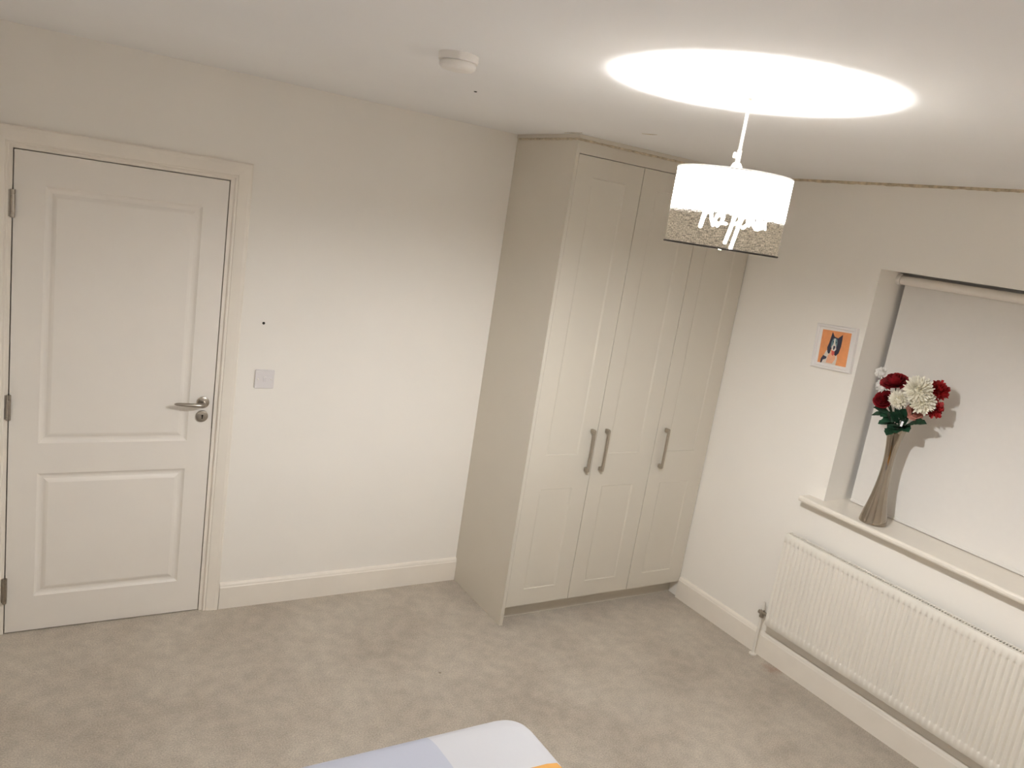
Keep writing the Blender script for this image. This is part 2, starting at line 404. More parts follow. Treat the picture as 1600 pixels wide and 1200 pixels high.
def wdoor(x0, x1, hxx):
    g = 0.0016; x0 += g; x1 -= g; fy = YD; d = 0.0036; sv = 0.010
    px0, px1 = x0 + 0.092, x1 - 0.096
    holes = [(0.187, 0.730), (0.910, ZT - 0.092)]
    b = MB(); xs = [x0, px0, px1, x1]; zs = [ZB, holes[0][0], holes[0][1], holes[1][0], holes[1][1], ZT]
    for i in range(3):
        for j in range(5):
            if i == 1 and j in (1, 3): continue
            b.add([(xs[i], fy, zs[j]), (xs[i + 1], fy, zs[j]), (xs[i + 1], fy, zs[j + 1]), (xs[i], fy, zs[j + 1])], [(0, 1, 2, 3)])
    for z0, z1 in holes:
        s = 0.0028
        b.add([(px0, fy, z0), (px1, fy, z0), (px1, fy, z1), (px0, fy, z1), (px0 + sv, fy + d, z0 + s), (px1 - sv, fy + d, z0 + s), (px1 - sv, fy + d, z1 - s), (px0 + sv, fy + d, z1 - s)],
              [(0, 1, 5, 4), (1, 2, 6, 5), (2, 3, 7, 6), (3, 0, 4, 7)])
    y1 = fy + 0.019
    b.add([(x0, fy, ZB), (x1, fy, ZB), (x1, fy, ZT), (x0, fy, ZT), (x0, y1, ZB), (x1, y1, ZB), (x1, y1, ZT), (x0, y1, ZT)],
          [(0, 4, 5, 1), (1, 5, 6, 2), (2, 6, 7, 3), (3, 7, 4, 0), (4, 7, 6, 5)])
    dr = b.build('wardrobe_door', M_ward, wd)
    for z0, z1 in holes:
        MB().add([(px0 + sv, fy + d, z0 + .0028), (px1 - sv, fy + d, z0 + .0028), (px1 - sv, fy + d, z1 - .0028), (px0 + sv, fy + d, z1 - .0028)], [(0, 1, 2, 3)]).build('door_panel', M_ward, dr)
    h = MB(); hz0, hz1 = 0.820, 1.046
    # square-ended bow handle: two feet and a slim slightly bowed bar
    for z0, z1 in ((hz0, hz0 + 0.022), (hz1 - 0.022, hz1)):
        h.box(hxx - 0.0075, hxx + 0.0075, fy - 0.030, fy, z0, z1, bev=0.003)
    n = 12
    rows = []
    for i in range(n + 1):
        t = i / n; z = hz0 + 0.003 + (hz1 - hz0 - 0.006) * t; bow = 0.0012 * (1 - (2 * t - 1) ** 2); w = 0.0076 + 0.0006 * abs(2 * t - 1)
        y = fy - 0.026 - bow
        rows.append([(hxx - w, y, z), (hxx - w * .7, y - 0.007, z), (hxx + w * .7, y - 0.007, z), (hxx + w, y, z), (hxx + w * .7, y + .004, z), (hxx - w * .7, y + .004, z)])
    h.grid([r[::-1] for r in rows], closed=True); h.add(rows[0], [range(6)]); h.add(rows[-1], [list(range(6))[::-1]])
    h.build('handle', M_handle, dr)
wdoor(2.1495, 2.5399, 2.501); wdoor(2.5399, 2.9459, 2.594); wdoor(2.9459, XR - 0.003, 3.005)

# ------------------------------------------------------------------ window, sill, blind
win = empty('window_1', (XR + 0.24, (WY0 + WY1) / 2, 0.917), 'recessed window behind a lowered white roller blind', 'window', kind='structure')
wfm = MB(); wx0, wx1 = XR + 0.215, XR + 0.275
wfm.box(wx0, wx1, WY1, WY0, 0.917, 0.977); wfm.box(wx0, wx1, WY1, WY0, WZ1 - 0.06, WZ1)
wfm.box(wx0, wx1, WY0 - 0.06, WY0, 0.977, WZ1 - 0.06); wfm.box(wx0, wx1, WY1, WY1 + 0.06, 0.977, WZ1 - 0.06); wfm.box(wx0, wx1, (WY0 + WY1) / 2 - 0.035, (WY0 + WY1) / 2 + 0.035, 0.977, WZ1 - 0.06)
wfm.build('window_frame', M_upvc, win)
M_glass = bpy.data.materials.new('window_glass'); M_glass.use_nodes = True
gb = M_glass.node_tree.nodes['Principled BSDF']; gb.inputs['Base Color'].default_value = (0.9, 0.95, 0.95, 1); gb.inputs['Roughness'].default_value = 0.02; gb.inputs['Transmission Weight'].default_value = 1.0; gb.inputs['IOR'].default_value = 1.45
mid = (WY0 + WY1) / 2
for a, b_ in ((WY0 - 0.058, mid + 0.033), (mid - 0.033, WY1 + 0.058)):
    bx(wx0 + 0.022, wx0 + 0.030, b_, a, 0.975, WZ1 - 0.058).build('pane', M_glass, win)
# window board with rounded front and horns past the reveal
so = 0.078; t = 0.027; SY0, SY1 = -1.234, -2.805
prof = [(XR + 0.0005, WZ0), (XR - so + 0.010, WZ0), (XR - so + 0.003, WZ0 + .003), (XR - so, WZ0 + .009), (XR - so, WZ0 + t - .009), (XR - so + .003, WZ0 + t - .003), (XR - so + .010, WZ0 + t), (XR + 0.0005, WZ0 + t)]
n = len(prof); sb = MB()
vs = [(x, y, z) for y in (SY0, SY1) for x, z in prof]
sb.add(vs, [(i, n + i, n + (i + 1) % n, (i + 1) % n) for i in range(n)] + [list(range(n)), list(range(n, 2 * n))[::-1]])
sb.box(XR, wx0, WY1, WY0, WZ0, WZ0 + t)
tag(sb.build('window_sill', M_sill, win), 'glossy cream window board')

bl = empty('roller_blind', (3.50, mid, 2.01), 'white roller blind pulled down over the window', 'roller blind')
BX = 3.525; BY0, BY1 = -1.347, WY1 + 0.028
ry0, ry1 = -1.338, WY1 + 0.02; RX = 3.503; RZ = 2.0125
MB().lathe([(0.0, ry0), (0.0165, ry0), (0.0205, ry0 - 0.003), (0.0205, ry1 + 0.003), (0.0165, ry1), (0, ry1)], (RX, 0, RZ), 32, 'y').build('roller', M_blindroll, bl, smooth=True, angle=40)
fb = MB(); pts = []
for i in range(25):
    u = i / 24; z = RZ - (RZ - 0.921) * u
    pts.append([(BX - 0.0015, BY0, z), (BX - 0.0015, BY1, z)])
fb.grid(pts); fb.add([(BX, p[0], p[1]) for p in ((BY0, RZ), (BY1, RZ), (BY1, 0.921), (BY0, 0.921))], [(0, 3, 2, 1)])
fab = fb.build('fabric', M_blind, bl)
bx(BX - 0.004, BX + 0.004, BY1 + .001, BY0 - .001, 0.9195, 0.934, bev=0.0015).build('bottom_bar', M_blind, fab)
for y in (WY0 - 0.009, WY1 + 0.009):
    b = MB().lathe([(0.0, y - .008), (0.021, y - .008), (0.0235, y - .004), (0.0235, y + .008), (0, y + .008)], (RX, 0, RZ), 24, 'y'); b.box(RX, BX + 0.03, y - .008, y + .008, RZ - .02, RZ + .028)
    b.build('bracket', M_plastic, bl)

# ------------------------------------------------------------------ radiator
RXF = XR - 0.080; RY0, RY1 = -1.2120, -2.83; RZ0, RZ1 = 0.208, 0.708
rad = empty('radiator', (XR - 0.06, (RY0 + RY1) / 2, 0.0), 'white ribbed panel radiator on the wall under the window sill', 'radiator')
P = 0.0256; gz0, gz1 = 0.2515, 0.666
def ribdepth(y):
    u = ((RY0 - 0.010 - y) % P) / P           # 0..1 across one flute
    return 0.0075 * (0.5 + 0.5 * math.cos(2 * PI * u)) ** 3.2
ncol = int((abs(RY1 - RY0) - 0.02) / P); samp = 12
ys = [RY0] + [RY0 - 0.010 - P * i / samp for i in range(ncol * samp + 1)] + [RY1]
rows = []
for z, k in ((RZ0, 0), (RZ0 + .004, 0), (gz0 - .003, 0), (gz0, .5), (gz0 + .003, .92), (gz0 + .007, 1), (gz1 - .007, 1), (gz1 - .003, .92), (gz1, .5), (gz1 + .003, 0), (RZ1 - .004, 0), (RZ1, 0)):
    e = 0.004 if z in (RZ0, RZ1) else 0
    rows.append([(RXF + e + (ribdepth(y) * k if RY1 + .011 < y < RY0 - .009 else 0), y, z) for y in ys])
pn = MB().grid(rows)
pn.build('front_panel', M_rad, rad, smooth=True, angle=50)
bx(RXF + 0.0135, RXF + 0.018, RY1, RY0, RZ0 + .002, RZ1 - .002).build('panel_back', M_rad, rad)
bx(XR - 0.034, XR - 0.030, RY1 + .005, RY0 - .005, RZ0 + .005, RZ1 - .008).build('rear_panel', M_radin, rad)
for y in (RY0, RY1 + 0.003): bx(RXF + 0.004, XR - 0.028, y - 0.003, y, RZ0 + .002, RZ1).build('end_cap', M_rad, rad)
bx(RXF + 0.002, RXF + 0.012, RY1, RY0, RZ1 - .003, RZ1 + .0015).build('top_rail', M_rad, rad)
gr = MB(); y = RY0 - 0.012
while y > RY1 + 0.012:
    gr.box(RXF + 0.013, XR - 0.032, y - 0.004, y, RZ1 - .006, RZ1 - .001); y -= 0.0125
for x in (RXF + 0.0125, XR - 0.036): gr.box(x, x + 0.004, RY1, RY0, RZ1 - .006, RZ1 + .001)
gr.build('top_grille', M_rad, rad)
cv = MB(); y = RY0 - 0.02
while y > RY1 + 0.02:
    cv.box(RXF + 0.020, XR - 0.036, y - 0.0015, y, RZ0 + .02, RZ1 - .03); y -= 0.03
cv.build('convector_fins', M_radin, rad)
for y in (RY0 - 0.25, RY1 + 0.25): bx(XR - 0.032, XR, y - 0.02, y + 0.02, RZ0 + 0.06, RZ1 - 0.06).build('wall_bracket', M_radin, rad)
# lockshield valve and pipe tail at the near end of the radiator
vx, vy = 3.318, -1.156
MB().tube([(vx, vy, 0.0), (vx, vy, 0.23)], 0.0078, 14).build('supply_pipe', M_rad, rad, smooth=True, angle=50)
MB().lathe([(0.0, 0.0), (0.019, 0.0), (0.019, 0.006), (0.010, 0.009), (0.008, 0.012)], (vx, vy, 0), 24).build('pipe_collar', M_rad, rad, smooth=True, angle=40)
va = MB().lathe([(0.0085, 0.212), (0.012, 0.214), (0.012, 0.232), (0.0105, 0.236), (0.0105, 0.252), (0.008, 0.256), (0.0, 0.257)], (vx, vy, 0), 18)
va.tube([(vx, vy, 0.240), (vx, RY0 - 0.004, 0.240)], 0.0095, 14)
va.lathe([(0.0145, vy - 0.050), (0.0145, vy - 0.034)], (vx, 0, 0.240), 6, 'y', True, True)
va.tube([(vx, vy + 0.022, 0.236), (vx, vy, 0.236)], 0.010, 12)
va.build('valve', M_steel, rad, smooth=True, angle=40)
MB().tube([(vx, vy, 0.256), (vx, vy, 0.298)], [0.0085, 0.0065], 14).build('valve_cap', M_rad, rad, smooth=True, angle=50)

# ------------------------------------------------------------------ framed dog print
pf = empty('picture_frame', (XR, -1.183, 1.648), 'small white frame with an orange dog portrait left of the window', 'picture frame')
pf.rotation_euler = (math.radians(-3.6), 0, 0)
def pic(b, name, mt, parent, **k): return b.build(name, mt, parent, org=(0, 0, 0), **k)
fw, fh = 0.1110, 0.1065; aw, ah = 0.0795, 0.0805
fr = MB()
prof = [(0, 0.0), (0, -0.017), (0.003, -0.020), (0.011, -0.020), (0.0145, -0.014), (0.0145, -0.009)]
vs = []; n = len(prof)
for sy, sz in ((1, -1), (-1, -1), (-1, 1), (1, 1)):
    for ins, d in prof: vs.append((d, sy * (fw - ins), sz * (fh - ins)))
fr.add(vs, [(c * n + i, c * n + i + 1, ((c + 1) % 4) * n + i + 1, ((c + 1) % 4) * n + i) for c in range(4) for i in range(n - 1)])
fo = pic(fr, 'frame', M_frame, pf)
mo = pic(bx(-0.009, -0.002, -fw + .012, fw - .012, -fh + .012, fh - .012), 'mount', M_frame, pf)
def flat(pts, d):
    """polygon given in 0..1 (u right, v down) on the print, facing the room"""
    q = [(-d, aw - 2 * aw * u, ah - 2 * ah * v) for u, v in pts]; k = len(q)
    b = MB().add(q + [(-d + .0006, p[1], p[2]) for p in q], [list(range(k))[::-1]] + [(i, (i + 1) % k, k + (i + 1) % k, k + i) for i in range(k)])
    nrm = sum((V(q[i]).cross(V(q[(i + 1) % k])) for i in range(k)), V())
    if nrm.x > 0: pass
    else: b.f = [f[::-1] for f in b.f]
    return b
def pm(nm, c): return mat(nm, c, 0.5, var=0.06, vscale=50)
K_or = pm('print_orange', (0.80, 0.33, 0.13)); K_bk = pm('print_navy', (0.035, 0.035, 0.065)); K_wh = pm('print_white', (0.72, 0.66, 0.60))
K_te = pm('print_teal', (0.16, 0.27, 0.30)); K_pk = pm('print_red', (0.62, 0.10, 0.08)); K_pe = pm('print_peach', (0.80, 0.42, 0.26))
pr = pic(flat([(0, 0), (1, 0), (1, 1), (0, 1)], .0094), 'print', K_or, pf)
def pp(nm, pts, mt, d): pic(flat(pts, d), nm, mt, pr)
pp('dog_chest', [(.10, 1), (.12, .86), (.20, .72), (.25, .60), (.40, .62), (.62, .66), (.66, .80), (.64, 1)], K_wh, .0098)
pp('dog_bib', [(.30, .97), (.33, .75), (.42, .62), (.58, .66), (.60, .82), (.52, .97)], K_pe, .0100)
pp('dog_shoulder', [(.10, 1), (.11, .87), (.17, .76), (.21, .78), (.30, .80), (.28, .86), (.18, .90), (.15, 1)], K_bk, .0101)
pp('dog_head', [(.29, .64), (.26, .52), (.30, .38), (.33, .22), (.36, .04), (.45, .17), (.58, .20), (.72, .08), (.73, .28), (.72, .45), (.68, .64), (.60, .73), (.54, .70), (.52, .55), (.40, .55), (.38, .68), (.33, .70)], K_bk, .0102)
pp('dog_face_patch', [(.38, .50), (.38, .34), (.43, .22), (.54, .22), (.59, .32), (.58, .44), (.54, .52)], K_te, .0105)
pp('dog_blaze', [(.46, .22), (.50, .22), (.51, .36), (.55, .42), (.58, .54), (.53, .60), (.43, .58), (.41, .48), (.46, .38)], K_wh, .0108)
pp('dog_nose', [(.47, .44), (.53, .44), (.54, .49), (.51, .55), (.49, .57), (.47, .53)], K_bk, .0111)
pp('dog_eye', [(.42, .31), (.45, .30), (.46, .34), (.43, .35)], K_bk, .0111)
pp('dog_eye', [(.54, .31), (.57, .31), (.57, .35), (.54, .35)], K_bk, .0111)
pp('dog_tongue', [(.44, .58), (.54, .60), (.55, .68), (.50, .74), (.45, .70)], K_pk, .0111)

# ------------------------------------------------------------------ smoke alarm
sm = empty('smoke_alarm', (1.03, -1.49, H), 'round white smoke alarm on the ceiling', 'smoke alarm')
MB().lathe([(0.046, H - 0.020), (0.0535, H - 0.019), (0.055, H - 0.014), (0.055, H)], (1.03, -1.49, 0), 48).build('base', M_plastic, sm, smooth=True, angle=35)
MB().lathe([(0.0, H - 0.042), (0.030, H - 0.0415), (0.043, H - 0.0395), (0.049, H - 0.034), (0.0505, H - 0.029), (0.050, H - 0.023), (0.046, H - 0.0195)], (1.03, -1.49, 0), 48).build('cover', M_plastic, sm, smooth=True, angle=50)

# ------------------------------------------------------------------ pendant lamp
LX, LY = 1.586, -2.0385
SR, SZ0, SZ1 = 0.146, 2.0248, 2.216
lamp = empty('pendant_lamp', (LX, LY, H), 'lit pendant lamp with white and grey drum shade', 'pendant lamp')
MB().lathe([(0.0, H - 0.026), (0.012, H - 0.026), (0.030, H - 0.020), (0.040, H - 0.010), (0.041, H)], (LX, LY, 0), 36).build('ceiling_rose', M_plastic, lamp, smooth=True)
MB().tube([(LX, LY, H - 0.02), (LX, LY, 2.24)], 0.0042, 12).build('cord', M_plastic, lamp, smooth=True)
lh = MB().lathe([(0.0045, 2.246), (0.010, 2.243), (0.014, 2.236), (0.0175, 2.224), (0.020, 2.218), (0.020, 2.205), (0.0165, 2.204), (0.0165, 2.150), (0.0, 2.150)], (LX, LY, 0), 28)
lh.build('lampholder', M_plastic, lamp, smooth=True, angle=45)
MB().tube([(LX - 0.006, LY + .0037, 2.262), (LX - 0.0115, LY + .007, 2.262)], 0.0075, 14).build('cord_clip', M_plastic, lamp, smooth=True, angle=40)
MB().tube([(LX, LY, 2.236), (LX, LY, 2.275)], 0.0062, 12).build('cord_sleeve', M_plastic, lamp, smooth=True, angle=50)

def m_shade():
    M = bpy.data.materials.new('shade_linen'); M.use_nodes = True
    nt = M.node_tree; L = nt.links.new; nt.nodes.remove(nt.nodes['Principled BSDF']); out = nt.nodes['Material Output']
    tc = nt.nodes.new('ShaderNodeTexCoord')
    sx = nt.nodes.new('ShaderNodeSeparateXYZ'); L(tc.outputs['Object'], sx.inputs[0])
    # woven thread pattern in cylinder coordinates (thing's own weave)
    at = nt.nodes.new('ShaderNodeMath'); at.operation = 'ARCTAN2'; L(sx.outputs['Y'], at.inputs[0]); L(sx.outputs['X'], at.inputs[1])
    cb = nt.nodes.new('ShaderNodeCombineXYZ'); ml = nt.nodes.new('ShaderNodeMath'); ml.operation = 'MULTIPLY'; ml.inputs[1].default_value = SR
    L(at.outputs[0], ml.inputs[0]); L(ml.outputs[0], cb.inputs['X']); L(sx.outputs['Z'], cb.inputs['Y'])
    def stretched(a, b, sc):
        mp = nt.nodes.new('ShaderNodeMapping'); mp.inputs['Scale'].default_value = (a, b, 1); L(cb.outputs[0], mp.inputs['Vector'])
        n = nt.nodes.new('ShaderNodeTexNoise'); n.inputs['Scale'].default_value = sc; n.inputs['Detail'].default_value = 2; L(mp.outputs[0], n.inputs['Vector']); return n
    wx, wy = stretched(0.22, 1.7, 300), stretched(1.3, 0.6, 300)
    mm = nt.nodes.new('ShaderNodeMath'); mm.operation = 'MULTIPLY'; L(wx.outputs['Fac'], mm.inputs[0]); L(wy.outputs['Fac'], mm.inputs[1])
    weave = nt.nodes.new('ShaderNodeMapRange'); weave.inputs['From Min'].default_value = 0.14; weave.inputs['From Max'].default_value = 0.38; L(mm.outputs[0], weave.inputs['Value'])
    # dyed lower band with a ragged edge
    ed = nt.nodes.new('ShaderNodeMath'); ed.operation = 'MULTIPLY_ADD'; ed.inputs[1].default_value = 0.05; L(mm.outputs[0], ed.inputs[0]); L(sx.outputs['Z'], ed.inputs[2])
    fac = nt.nodes.new('ShaderNodeMapRange'); zc = 2.1125 - H + 0.012
    fac.inputs['From Min'].default_value = zc - 0.010; fac.inputs['From Max'].default_value = zc + 0.010; L(ed.outputs[0], fac.inputs['Value'])
    pw = nt.nodes.new('ShaderNodeMath'); pw.operation = 'POWER'; pw.inputs[1].default_value = 4.0; L(fac.outputs['Result'], pw.inputs[0])
    grey = nt.nodes.new('ShaderNodeMix'); grey.data_type = 'RGBA'; grey.inputs['A'].default_value = (0.10, 0.088, 0.073, 1); grey.inputs['B'].default_value = (0.30, 0.255, 0.20, 1); L(weave.outputs['Result'], grey.inputs['Factor'])
    tgrey = nt.nodes.new('ShaderNodeMix'); tgrey.data_type = 'RGBA'; tgrey.inputs['A'].default_value = (0.0003, 0.0003, 0.0002, 1); tgrey.inputs['B'].default_value = (0.0041, 0.0034, 0.0025, 1); L(weave.outputs['Result'], tgrey.inputs['Factor'])
    cd = nt.nodes.new('ShaderNodeMix'); cd.data_type = 'RGBA'; cd.inputs['B'].default_value = (0.25, 0.247, 0.24, 1); L(fac.outputs['Result'], cd.inputs['Factor']); L(grey.outputs['Result'], cd.inputs['A'])
    ct = nt.nodes.new('ShaderNodeMix'); ct.data_type = 'RGBA'; ct.inputs['B'].default_value = (0.74, 0.725, 0.70, 1); L(pw.outputs[0], ct.inputs['Factor']); L(tgrey.outputs['Result'], ct.inputs['A'])
    df = nt.nodes.new('ShaderNodeBsdfDiffuse'); L(cd.outputs['Result'], df.inputs['Color'])
    tr = nt.nodes.new('ShaderNodeBsdfTranslucent'); L(ct.outputs['Result'], tr.inputs['Color'])
    ad = nt.nodes.new('ShaderNodeAddShader'); L(df.outputs[0], ad.inputs[0]); L(tr.outputs[0], ad.inputs[1]); L(ad.outputs[0], out.inputs['Surface'])
    return M
M_shade = m_shade()
# script lettering printed on the shade (angle, height) strokes
M_let = bpy.data.materials.new('lettering_print'); M_let.use_nodes = True
nt = M_let.node_tree; nt.nodes.remove(nt.nodes['Principled BSDF'])
d1 = nt.nodes.new('ShaderNodeBsdfDiffuse'); d1.inputs[0].default_value = (0.25, 0.247, 0.24, 1)
t1 = nt.nodes.new('ShaderNodeBsdfTranslucent'); t1.inputs[0].default_value = (0.74, 0.725, 0.70, 1)
a1 = nt.nodes.new('ShaderNodeAddShader'); nt.links.new(d1.outputs[0], a1.inputs[0]); nt.links.new(t1.outputs[0], a1.inputs[1]); nt.links.new(a1.outputs[0], nt.nodes['Material Output'].inputs[0])
STROKES = [[(-2.683, 2.1459), (-2.7242, 2.1163), (-2.7668, 2.0718)], [(-2.7529, 2.0808), (-2.7099, 2.1064), (-2.6289, 2.1079), (-2.6001, 2.0911), (-2.5558, 2.0774), (-2.4938, 2.0831)],
 [(-2.431, 2.1018), (-2.5114, 2.103), (-2.5403, 2.0879), (-2.4861, 2.0775), (-2.4307, 2.0873), (-2.412, 2.1022)], [(-2.412, 2.1022), (-2.4173, 2.0847), (-2.3489, 2.0848)],
 [(-2.2361, 2.1161), (-2.2464, 2.0885), (-2.3075, 2.0407)], [(-2.2503, 2.0913), (-2.2072, 2.1095), (-2.1455, 2.1081), (-2.1447, 2.0937), (-2.2042, 2.0866)],
 [(-2.1167, 2.1159), (-2.1367, 2.0881), (-2.1977, 2.0293)], [(-2.1326, 2.0853), (-2.0927, 2.1064), (-2.013, 2.1081), (-1.9997, 2.0926), (-2.0555, 2.0812), (-2.0992, 2.0832)],
 [(-1.9728, 2.0888), (-1.9383, 2.1012), (-1.9156, 2.1074)], [(-1.9156, 2.1074), (-1.8938, 2.0906), (-1.8417, 2.083)],
 [(-1.8464, 2.0858), (-1.7649, 2.0933), (-1.7496, 2.1052), (-1.8214, 2.1051), (-1.8447, 2.0916), (-1.794, 2.0825), (-1.7187, 2.0884)], [(-1.716, 2.087), (-1.6705, 2.1039), (-1.6435, 2.087)], [(-1.6705, 2.1039), (-1.619, 2.1122), (-1.5426, 2.1107)]]
STROKE_W = [5.0, 3.6, 3.4, 3.2, 4.0, 3.0, 4.0, 3.2, 3.2, 3.4, 3.0, 3.4, 3.2]

def in_print(a, z):
    u = a * SR
    for st, w in zip(STROKES, STROKE_W):
        w = w * 0.001
        for (a0, z0), (a1, z1) in zip(st, st[1:]):
            x0, x1 = a0 * SR, a1 * SR; dx, dz = x1 - x0, z1 - z0
            t = max(0, min(1, ((u - x0) * dx + (z - z0) * dz) / (dx * dx + dz * dz)))
            if (u - x0 - t * dx) ** 2 + (z - z0 - t * dz) ** 2 < w * w: return True
    return False
A0, A1, ZP = -2.86, -1.44, 2.156
shd, let = MB(), MB()
fine = [A0 + (A1 - A0) * i / 290 for i in range(291)]
coarse = [A1 + (2 * PI - (A1 - A0)) * i / 80 for i in range(81)]
def cyl(a, z): return (LX + SR * math.cos(a), LY + SR * math.sin(a), z)
shd.grid([[cyl(a, z) for a in coarse] for z in [SZ0 + (SZ1 - SZ0) * i / 10 for i in range(11)]])
shd.grid([[cyl(a, z) for a in fine] for z in (ZP, (ZP + SZ1) / 2, SZ1)])
nz = 180; zf = [SZ0 + (ZP - SZ0) * i / nz for i in range(nz + 1)]; na = len(fine)
vf = [cyl(a, z) for z in zf for a in fine]; f1 = []; f2 = []
for j in range(nz):
    for i in range(na - 1):
        q = (j * na + i, j * na + i + 1, (j + 1) * na + i + 1, (j + 1) * na + i)
        (f2 if in_print((fine[i] + fine[i + 1]) / 2, (zf[j] + zf[j + 1]) / 2) else f1).append(q)
def used(fs):
    ids = sorted({k for f in fs for k in f}); mp = {k: n for n, k in enumerate(ids)}
    return [vf[k] for k in ids], [[mp[k] for k in f] for f in fs]
shd.add(*used(f1)); let.add(*used(f2))
shade = shd.build('drum_shade', M_shade, lamp, smooth=True)
lo = let.build('lettering', M_let, shade, smooth=True); lo['label'] = 'white handwritten lettering'
M_rim = mat('shade_rim_dark', (0.035, 0.028, 0.022), 0.6, var=0.1)
def ring(R, z, r, seg=96):
    b = MB(); rows = []
    for k in range(seg + 1):
        g = 2 * PI * k / seg
        rows.append([(LX + (R + r * math.cos(a)) * math.cos(g), LY + (R + r * math.cos(a)) * math.sin(g), z + r * math.sin(a)) for a in [2 * PI * i / 8 for i in range(8)]])
    return b.grid(rows, closed=True)
ring(SR, SZ0, 0.0024).build('bottom_rim', M_rim, shade, smooth=True)
ring(SR - 0.0036, SZ0 - 0.0012, 0.0016).build('inner_rim', M_plastic, shade, smooth=True)
ring(SR, SZ1, 0.0020).build('top_rim', M_plastic, shade, smooth=True)
sp = MB()
for k in range(3):
    g = 2 * PI * k / 3 + 0.3
    sp.tube([(LX + 0.019 * math.cos(g), LY + 0.019 * math.sin(g), 2.211), (LX + (SR - .001) * math.cos(g), LY + (SR - .001) * math.sin(g), SZ1 - .002)], 0.0016, 8)
sp.lathe([(0.0195, 2.2095), (0.024, 2.2095), (0.024, 2.2125), (0.0195, 2.2125), (0.0195, 2.2095)], (LX, LY, 0), 28)
sp.build('shade_spider', M_plastic, shade)
# bulb: opaque collar and glowing dome
BZ = 2.0522
MB().lathe([(0.0125, 2.152), (0.013, 2.138), (0.0165, 2.120), (0.0195, 2.106)], (LX, LY, 0), 28).build('bulb_collar', M_plastic, lamp, smooth=True)
M_bulb = bpy.data.materials.new('bulb_glow'); M_bulb.use_nodes = True
nt = M_bulb.node_tree; nt.nodes.remove(nt.nodes['Principled BSDF']); em = nt.nodes.new('ShaderNodeEmission')
em.inputs[0].default_value = (*BULB_COL, 1); em.inputs[1].default_value = BULB
nt.links.new(em.outputs[0], nt.nodes['Material Output'].inputs[0])
prof = [(0.0004, BZ - 0.0305)] + [(0.0305 * math.cos(t), BZ + 0.0305 * math.sin(t)) for t in [math.radians(-80 + 10 * i) for i in range(13)]]
prof += [(0.0262, 2.074), (0.0228, 2.092), (0.0195, 2.1065)]
MB().lathe(prof, (LX, LY, 0), 24).build('bulb', M_bulb, lamp, smooth=True)

# ------------------------------------------------------------------ vase
VX, VY, VZ = 3.366, -1.579, 0.917
vp = [(0.0, 0.0005), (0.0585, 0.0005), (0.0602, 0.004), (0.0595, 0.012), (0.0555, 0.035), (0.0455, 0.080), (0.0368, 0.125), (0.0295, 0.175), (0.0245, 0.225), (0.0222, 0.270), (0.0226, 0.310), (0.0255, 0.350), (0.0310, 0.395), (0.0375, 0.430), (0.0430, 0.456),
      (0.0424, 0.457), (0.0365, 0.430), (0.0300, 0.395), (0.0245, 0.350), (0.0215, 0.310), (0.0210, 0.270), (0.0230, 0.225), (0.0280, 0.175), (0.030, 0.12), (0.0, 0.10)]
sub = []
for i in range(len(vp) - 1):
    sub.append(vp[i])
    if 2 <= i < 13:
        p0, p1, p2, p3 = vp[i - 1], vp[i], vp[i + 1], vp[i + 2]
        sub.append(tuple((-a + 9 * b + 9 * c - d) / 16 for a, b, c, d in zip(p0, p1, p2, p3)))
sub.append(vp[-1])
vo = MB().lathe([(r, VZ + h) for r, h in sub], (VX, VY, 0), 64).build('flower_vase', M_chrome, smooth=True, org=(VX, VY, VZ), angle=60)
tag(vo, 'tall silver waisted vase holding flowers on the window sill', 'vase')

# ------------------------------------------------------------------ flowers
def frame_of(n):
    n = V(n).normalized(); a = n.cross(V((0, 0, 1)))
    a = a.normalized() if a.length > 1e-3 else V((1, 0, 0)); return a, n.cross(a).normalized(), n
def petal(b, c, ax, dirv, L, W, curl, cup, seg=4, ruf=0.0, rng=random):
    """strip petal: starts at c, goes along dirv, bends towards ax by curl"""
    side = dirv.cross(ax)
    side = side.normalized() if side.length > 1e-4 else V((1, 0, 0))
    p = V(c); d = V(dirv); rows = []
    for i in range(seg + 1):
        t = i / seg; w = W * (math.sin(PI * (0.18 + 0.76 * t)) ** 0.7) * 0.5
        nrm = side.cross(d).normalized(); lift = nrm * (cup * w)
        z = nrm * (ruf * W * (rng.random() - .5)) if i >= seg - 1 else V()
        rows.append([p - side * w + lift + z, p - z * .6, p + side * w + lift - z])
        d = (d + ax * (curl / seg)).normalized(); p = p + d * (L / seg)
    b.grid(rows)
def mum(b, c, n, R, rng, cnt=150):
    a, e, ax = frame_of(n)
    for i in range(cnt):
        u = (i + .5) / cnt; th = math.radians(6 + 108 * u ** .75); ph = i * 2.39996 + rng.uniform(-.15, .15)
        d = ax * math.cos(th) + (a * math.cos(ph) + e * math.sin(ph)) * math.sin(th)
        petal(b, V(c) - ax * R * .30 + d * R * .12, ax, d, R * rng.uniform(.84, 1.10), R * .21, .30 + .5 * u, .55, 4, rng=rng)
    b.lathe([(0.0, -.25 * R), (.60 * R, .10 * R), (.50 * R, .42 * R), (0, .66 * R)], (0, 0, 0), 10)
    k = 40; off = V(c) - ax * R * .25
    for q in range(len(b.v) - k, len(b.v)):
        p = b.v[q]; b.v[q] = off + a * p.x + e * p.y + ax * p.z
